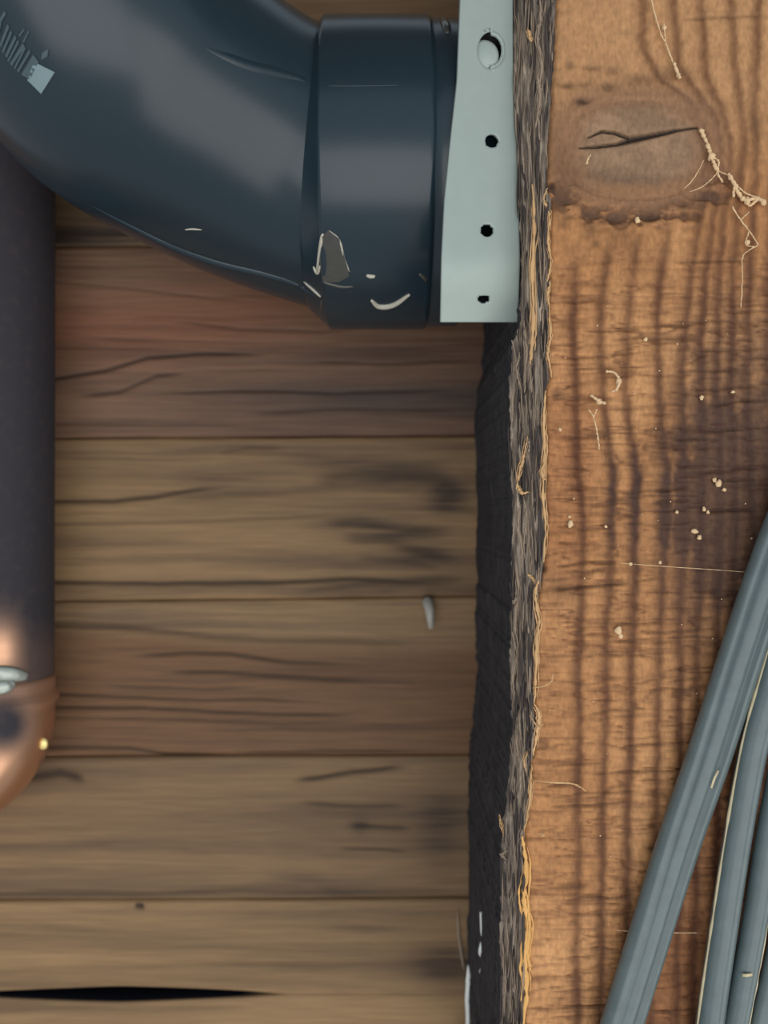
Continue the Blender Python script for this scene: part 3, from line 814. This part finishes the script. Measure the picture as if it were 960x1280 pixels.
lay([(403, 352), (414, 355), (428, 358), (442, 358)], 6, M['glue'], 'glue_glint_bead', elbow, 20)
lay([(231, 287), (240, 286), (252, 287)], 3, M['glue_glint_pale'], 'glue_glint_bead', elbow, 8)  # pale bead on the elbow body that paints in a white glint
lay([(524, 342), (530, 346), (534, 352)], 7, M['glue'], 'glue_glint_bead', elbow, 8)
lay([(402, 376), (401, 392), (402, 404)], 4, M['glue'], 'glue_glint_bead', elbow, 10)
TR = bvh_of(eb, hub, collar)
lay([(553, 22), (557, 31), (560, 42)], 13, M['glue'], 'glue_glint_bead', elbow, 10, 0.0, 0.6)

# ------------------------------------------------------------------ pale metal strap with punched holes
SL = [(579, -240), (576, 0), (572, 100), (563, 180), (556, 250), (552.5, 320), (551, 403)]
SR = [(641, -240), (641, 0), (642, 130), (646, 180), (650, 320), (648, 403)]
ny, nx = 330, 46
sv = np.linspace(-240, 403, ny)[:, None]; su = np.linspace(0, 1, nx)[None, :]
sl = pl(SL, sv); sr = pl(SR, sv); sx_ = sl + (sr - sl) * su; sy = sv + 0 * su
HOLES = [(614, 63, 17, 23), (615, 176, 8.5, 8.5), (609, 288, 8, 8), (605, 374, 7.5, 4.5), (621, -60, 8.5, 8.5), (625, -170, 8.5, 8.5)]
drop = np.zeros((ny, nx), bool); X = sx_.copy(); Y = sy.copy()
for (hx, hy, ra, rb) in HOLES:
    d = np.hypot((X - hx) / ra, (Y - hy) / rb)
    drop |= d < 0.86
    ringm = (d >= 0.86) & (d < 1.12)
    th = np.arctan2((Y - hy) / rb, (X - hx) / ra)
    X = np.where(ringm, hx + ra * np.cos(th), X); Y = np.where(ringm, hy + rb * np.sin(th), Y)
dd = 0.2174 + 0.0056 * su + 0.0003 * np.sin(Y / 110.0) + 0.0075 * sm(310, 430, Y) ** 1.3
SV = PA(X, Y, dd)
keep = ~(drop[:-1, :-1] | drop[1:, :-1] | drop[1:, 1:] | drop[:-1, 1:])
fq = gridfaces(ny, nx)[keep.ravel()]
used = np.unique(fq); remap = -np.ones(ny * nx, int); remap[used] = np.arange(len(used))
front = SV.reshape(-1, 3)[used]
strap = link_mesh('metal_strap', front, remap[fq], M['strap'])
md = strap.modifiers.new('thickness', 'SOLIDIFY'); md.thickness = 0.0009; md.offset = -1
tag(strap, 'pale grey-green metal strap with round punched holes beside the black pipe', 'strap')
# nail driven crooked through the top hole
mb = MB()
nc = P(605, 70, 0.2217); ax = Vector((0.10, -1, -0.12)).normalized()
mb.tube([nc - ax * 0.0006, nc + ax * 0.0004, nc + ax * 0.0008], [0.0037, 0.0037, 0.0030], 24)
mb.tube([nc, nc - ax * 0.006 + Vector((0.004, 0, 0))], 0.0012, 10)
tag(mb.build('strap_nail', M['strap']), 'crooked nail head sunk in the largest hole near the top of the strap', 'nail')

# ------------------------------------------------------------------ tarnished copper pipe with a soldered elbow
DP = 0.2885
rc = 66 / F * DP
cop = empty('copper_pipe'); cop.location = P(-2, 850, DP)
tag(cop, 'dark tarnished copper pipe at the left edge ending in a bright copper elbow', 'pipe')
def copper_tube(name, px_pts, r, colf, seg=72):
    pts = [P(x, y, d) for x, y, d in px_pts]
    mb = MB(); mb.tube([p - cop.location for p in pts], r, seg)
    V = np.array([tuple(Vector(v) + cop.location) for v in mb.v])
    px = V[:, 0] / V[:, 1] * F + 480; py = 640 - (V[:, 2] - HZ) / V[:, 1] * F
    c = colf(px, py)
    return link_mesh(name, mb.v, mb.f, M['copper'], cop, np.stack([c, c, c], -1))
ys = np.linspace(120, 875, 60)
copper_tube('pipe_run', [(-1.5 - 0.002 * (y - 500), y, DP) for y in ys], rc,
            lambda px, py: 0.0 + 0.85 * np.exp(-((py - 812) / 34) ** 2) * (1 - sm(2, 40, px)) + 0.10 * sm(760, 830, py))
path = [(-2, 845, DP), (-2, 870, DP)]
for k in range(0, 19):
    a = math.radians(90 * k / 18)
    path.append((-2 - 84 + 84 * math.cos(a), 890 + 84 * math.sin(a), DP))
path += [(-130, 974, DP), (-170, 974, DP)]
p2 = spline(path, 90)
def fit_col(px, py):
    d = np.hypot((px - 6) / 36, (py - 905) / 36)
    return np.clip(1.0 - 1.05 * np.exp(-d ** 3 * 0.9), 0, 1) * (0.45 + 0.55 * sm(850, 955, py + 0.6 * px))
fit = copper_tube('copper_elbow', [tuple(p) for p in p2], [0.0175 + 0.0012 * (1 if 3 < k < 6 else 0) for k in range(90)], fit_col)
tag(fit, 'bright copper elbow fitting')
TC = bvh_of(*[c for c in cop.children])
lay([(-30, 838), (-6, 842), (14, 843), (34, 846)], 26, M['solder'], 'solder_bead', cop, 24, 0.0, 0.35, TC)
lay([(-30, 858), (-5, 860), (8, 858), (18, 852)], 22, M['solder'], 'solder_bead', cop, 18, 0.0002, 0.35, TC)
q = on(53, 929, 0.0002, TC)
if q:
    mb = MB(); mb.blob(q - cop.location, 0.0016, (1, .5, 1.2), 3, 0.1); tag(mb.build('solder_drip', plain('bright_drip', (250, 226, 150), 0.25, 0.3), cop), 'bright drop of solder')

# ------------------------------------------------------------------ grey flat cables over the timber
def cable(name, pts, width, thick, label, groove=0.25, edge=None, nseg=110):
    """pts: (px, py, depth, twist) of the centre line"""
    p = spline(pts, nseg)
    loc = P(p[nseg // 2][0], p[nseg // 2][1], p[nseg // 2][2])
    k = 48; v = []; f = []; fr = []
    C3 = [P(a[0], a[1], a[2]) for a in p]
    for i in range(nseg):
        t = (C3[min(i + 1, nseg - 1)] - C3[max(i - 1, 0)]).normalized()
        nrm = Vector((0, -1, 0)); nrm = (nrm - t * nrm.dot(t)).normalized(); sd = t.cross(nrm)
        if sd.x < 0: sd = -sd
        tw = math.radians(p[i][3]); s2 = sd * math.cos(tw) + nrm * math.sin(tw); n2 = nrm * math.cos(tw) - sd * math.sin(tw)
        fr.append((s2, n2))
        for j in range(k):
            a = 2 * math.pi * j / k
            ca, sa = math.cos(a), math.sin(a)
            x = math.copysign(abs(ca) ** 0.9, ca); y = math.copysign(abs(sa) ** 0.95, sa)
            g = 1 - groove * math.exp(-((x - 0.36) / 0.13) ** 2) - 0.4 * groove * math.exp(-((x + 0.55) / 0.12) ** 2)
            v.append(C3[i] + s2 * x * width / 2 + n2 * y * thick / 2 * g - loc)
    for i in range(nseg - 1):
        for j in range(k):
            j2 = (j + 1) % k
            f.append((i * k + j, (i + 1) * k + j, (i + 1) * k + j2, i * k + j2))
    f.append(tuple(range(k))); f.append(tuple((nseg - 1) * k + j for j in range(k))[::-1])
    root_ = empty(name); root_.location = loc
    link_mesh('sheath', v, f, M['cable'], root_)
    if edge:
        for side in edge:
            mb = MB(); rr_ = random.Random(len(pts) + int(width * 1e5))
            q = [C3[i] + fr[i][0] * side * width * 0.485 + fr[i][1] * thick * 0.10 - loc for i in range(nseg)]
            mb.tube(q, [0.00022 + 0.0004 * float(vn(k_ * 0.35, 0.5, 7 + len(pts))) ** 1.5 for k_ in range(nseg)], 6)
            tag(mb.build('worn_edge', M['edge'], root_), 'pale worn edge')
    tag(root_, label, 'cable', 'grey cables crossing the timber')
    return root_
CT = 0.0052
ca_ = cable('flat_cable', [(1010, 590, .2105, 8), (967, 700, .2105, 8), (925, 825, .2108, 6), (888, 940, .2110, 2), (848, 1055, .2112, -4), (812, 1170, .2112, -10), (776, 1285, .2112, -12), (740, 1400, .2112, -12)],
      0.0104, 0.0072, 'leftmost grey cable running diagonally down across the timber', 0.55)
cable('flat_cable', [(998, 740, .2095, 0), (965, 850, .2095, 0), (943, 930, .2095, 0), (923, 1040, .2097, 0), (906, 1150, .2098, 0), (890, 1260, .2098, 0), (875, 1380, .2098, 0)],
      0.0064, 0.0062, 'second grey cable from the left with pale worn left edge', 0.10, edge=(-1,))
cc_ = cable('flat_cable', [(1010, 800, .2090, 0), (985, 920, .2090, 0), (963, 1030, .2092, 0), (947, 1130, .2094, 0), (931, 1220, .2096, 0), (916, 1300, .2098, 0), (902, 1390, .2098, 0)],
      0.0056, 0.0056, 'third grey cable from the left with pale worn right edge', 0.10, edge=(1,))
cable('flat_cable', [(1020, 1010, .2100, 0), (996, 1120, .2100, 0), (978, 1200, .2102, 0), (958, 1290, .2104, 0), (938, 1390, .2106, 0)],
      0.0084, 0.0050, 'rightmost grey cable filling the bottom right corner', 0.10)
for par, pts, r in ((cc_, [(928, 1219, .2066), (934, 1219, .2064), (940, 1218, .2066)], 0.0004), (ca_, [(889, 985, .2076), (893, 973, .2074), (898, 963, .2076)], 0.00028)):
    mb = MB(); mb.tube([P(*q) - par.location for q in pts], r, 8, True, 0.5); mb.build('sheath_nick', M['edge'], par)
# ------------------------------------------------------------------ cobwebs and flecks on the timber
def web(name, strands, label, blobs_=(), cat='cobweb'):
    mb = MB()
    for pts, wpx in strands:
        p = spline([(x, y, D1 - 0.0012) for x, y in pts], 8 * len(pts))
        m = len(p); rn = random.Random(int(pts[0][0] * 7 + pts[0][1]))
        mb.tube([P(x + rn.uniform(-.5, .5), y, d + rn.uniform(-.0002, .0002)) for x, y, d in p], [wpx / F * .215 / 2 * (0.6 + 0.8 * rn.random()) for _ in range(m)], 6)
    for k, (x, y, r) in enumerate(blobs_):
        mb.blob(P(x, y, D1 - 0.0010), r / F * .215, (1, .7, 1), k, 0.4)
    return tag(mb.build(name, M['web']), label, cat)
web('cobweb', [([(808, -30), (816, 8), (826, 42), (832, 54), (842, 80), (849, 97)], 1.9), ([(830, 30), (831, 42), (832, 53)], 1.6), ([(842, 78), (850, 98)], 3.6)],
    'thin pale cobweb thread slanting from the top edge towards the knot', [(830, 35, 2.8), (848, 94, 3)])
web('cobweb', [([(875, 161), (884, 180), (889, 195), (896, 213)], 4.6), ([(889, 195), (898, 202), (897, 216), (903, 228)], 2.6), ([(896, 213), (908, 218)], 1.4),
               ([(910, 217), (918, 230), (924, 243), (932, 250), (945, 248), (957, 253)], 5.2), ([(918, 228), (930, 240), (946, 247)], 2.0), ([(922, 240), (918, 234), (917, 246)], 3),
               ([(932, 250), (937, 257), (946, 250)], 3.4), ([(880, 200), (868, 222), (855, 236)], 1.2), ([(898, 215), (880, 232), (862, 240)], 1.2)],
    'thick dusty clump of white cobweb at the right end of the knot', [(889, 196, 4.6), (934, 251, 4.6), (954, 253, 3.6), (877, 164, 3), (945, 249, 3.5)])
web('cobweb', [([(915, 258), (926, 275), (936, 288), (943, 298), (948, 306)], 1.8), ([(926, 275), (936, 265)], 1.4), ([(948, 306), (936, 313), (928, 322), (928, 350), (926, 384)], 1.3), ([(936, 290), (932, 305), (944, 309)], 1.4)],
    'fine forked cobweb strand hanging below the thick white clump', [(934, 303, 3)])
web('cobweb', [([(758, 464), (768, 466), (774, 475), (771, 486), (764, 490)], 3.4), ([(739, 494), (747, 500), (756, 504)], 4.0), ([(736, 512), (741, 520), (744, 530), (747, 545), (749, 562)], 1.8), ([(746, 511), (742, 522)], 1.6)],
    'small curled white web with a dangling thread near the middle of the timber', [(773, 477, 3.6), (749, 502, 3.6)])
web('cobweb', [([(776, 704), (830, 708), (890, 712), (944, 716)], 0.8)], 'faint level web thread ending behind the upper leftmost cable', [(788, 705, 2.2), (825, 703, 2.2)])
web('cobweb', [([(772, 1163), (800, 1165), (840, 1166), (872, 1166)], 1.1)], 'short level web thread passing behind the lower leftmost cable')
mb = MB(); rnd = random.Random(21)
FL = [(773, 788, 4.5), (776, 795, 3), (713, 655, 3.8), (712, 646, 2), (807, 424, 3), (700, 537, 2.4), (898, 604, 4), (905, 612, 3), (893, 600, 3), (757, 658, 2.4), (797, 275, 3.4), (916, 490, 3), (877, 497, 3), (880, 636, 2.4), (868, 664, 4.5), (874, 672, 3), (846, 640, 2.2), (885, 640, 2)]
FL += [(rnd.uniform(700, 950), rnd.uniform(380, 1100), rnd.uniform(0.5, 1.2)) for _ in range(40)]
for k, (x, y, r) in enumerate(FL):
    mb.blob(P(x, y, D1 - 0.0002), r / F * .215, (1, .6, rnd.uniform(.7, 1.3)), k, 0.35, 7, 5)
tag(mb.build('pale_flecks', M['web']), 'pale specks of dust and chips stuck to the sawn timber face', 'specks', kind='stuff')

# ------------------------------------------------------------------ bright crumpled strip low on the dark side of the timber
mb = MB()
def side_pt(px, t):   # point just off the dark side face at image height y
    return None
for pts, wpx in [([(585, 1206), (586, 1230), (585, 1250), (586, 1275), (584, 1330)], 8), ]:
    p = spline([(x, y, .2990) for x, y in pts], 30)
    mb.tube([P(x, y, d) for x, y, d in p], [wpx / F * .30 / 2 * min(1, 0.15 + k / 7) for k in range(30)], 8, True, 0.3)
strip = mb.build('metal_strip', M['shiny'])
tag(strip, 'bright narrow metal strip at the bottom beside the dark timber side', 'metal strip')
mb = MB()
p = spline([(601, 1140, .268), (602, 1165, .268), (604, 1175, .268), (601, 1190, .268), (604, 1200, .268), (600, 1216, .268)], 30)
mb.tube([P(*q) for q in p], [(1.2 + 3.0 * math.sin(math.pi * k / 29) ** 2 * (k > 12) + 1.2) / F * .268 / 1.6 for k in range(30)], 8, True, 0.5)
tag(mb.build('metal_flake', M['shiny']), 'small curled shiny flake stuck on the dark timber side above the metal strip', 'flake')
mb = MB()
p = spline([(572, 1138, .3075), (573, 1165, .3072), (577, 1195, .3072), (580, 1212, .3075)], 20)
mb.tube([P(*q) for q in p], [3.2 / F * .307 / 2 * (0.3 + 0.7 * math.sin(math.pi * (k + .5) / 20)) for k in range(20)], 7, True, 0.5)
tag(mb.build('wood_sliver', M['fibre_grey']), 'thin upright tan wood sliver left of the shiny flake', 'sliver')
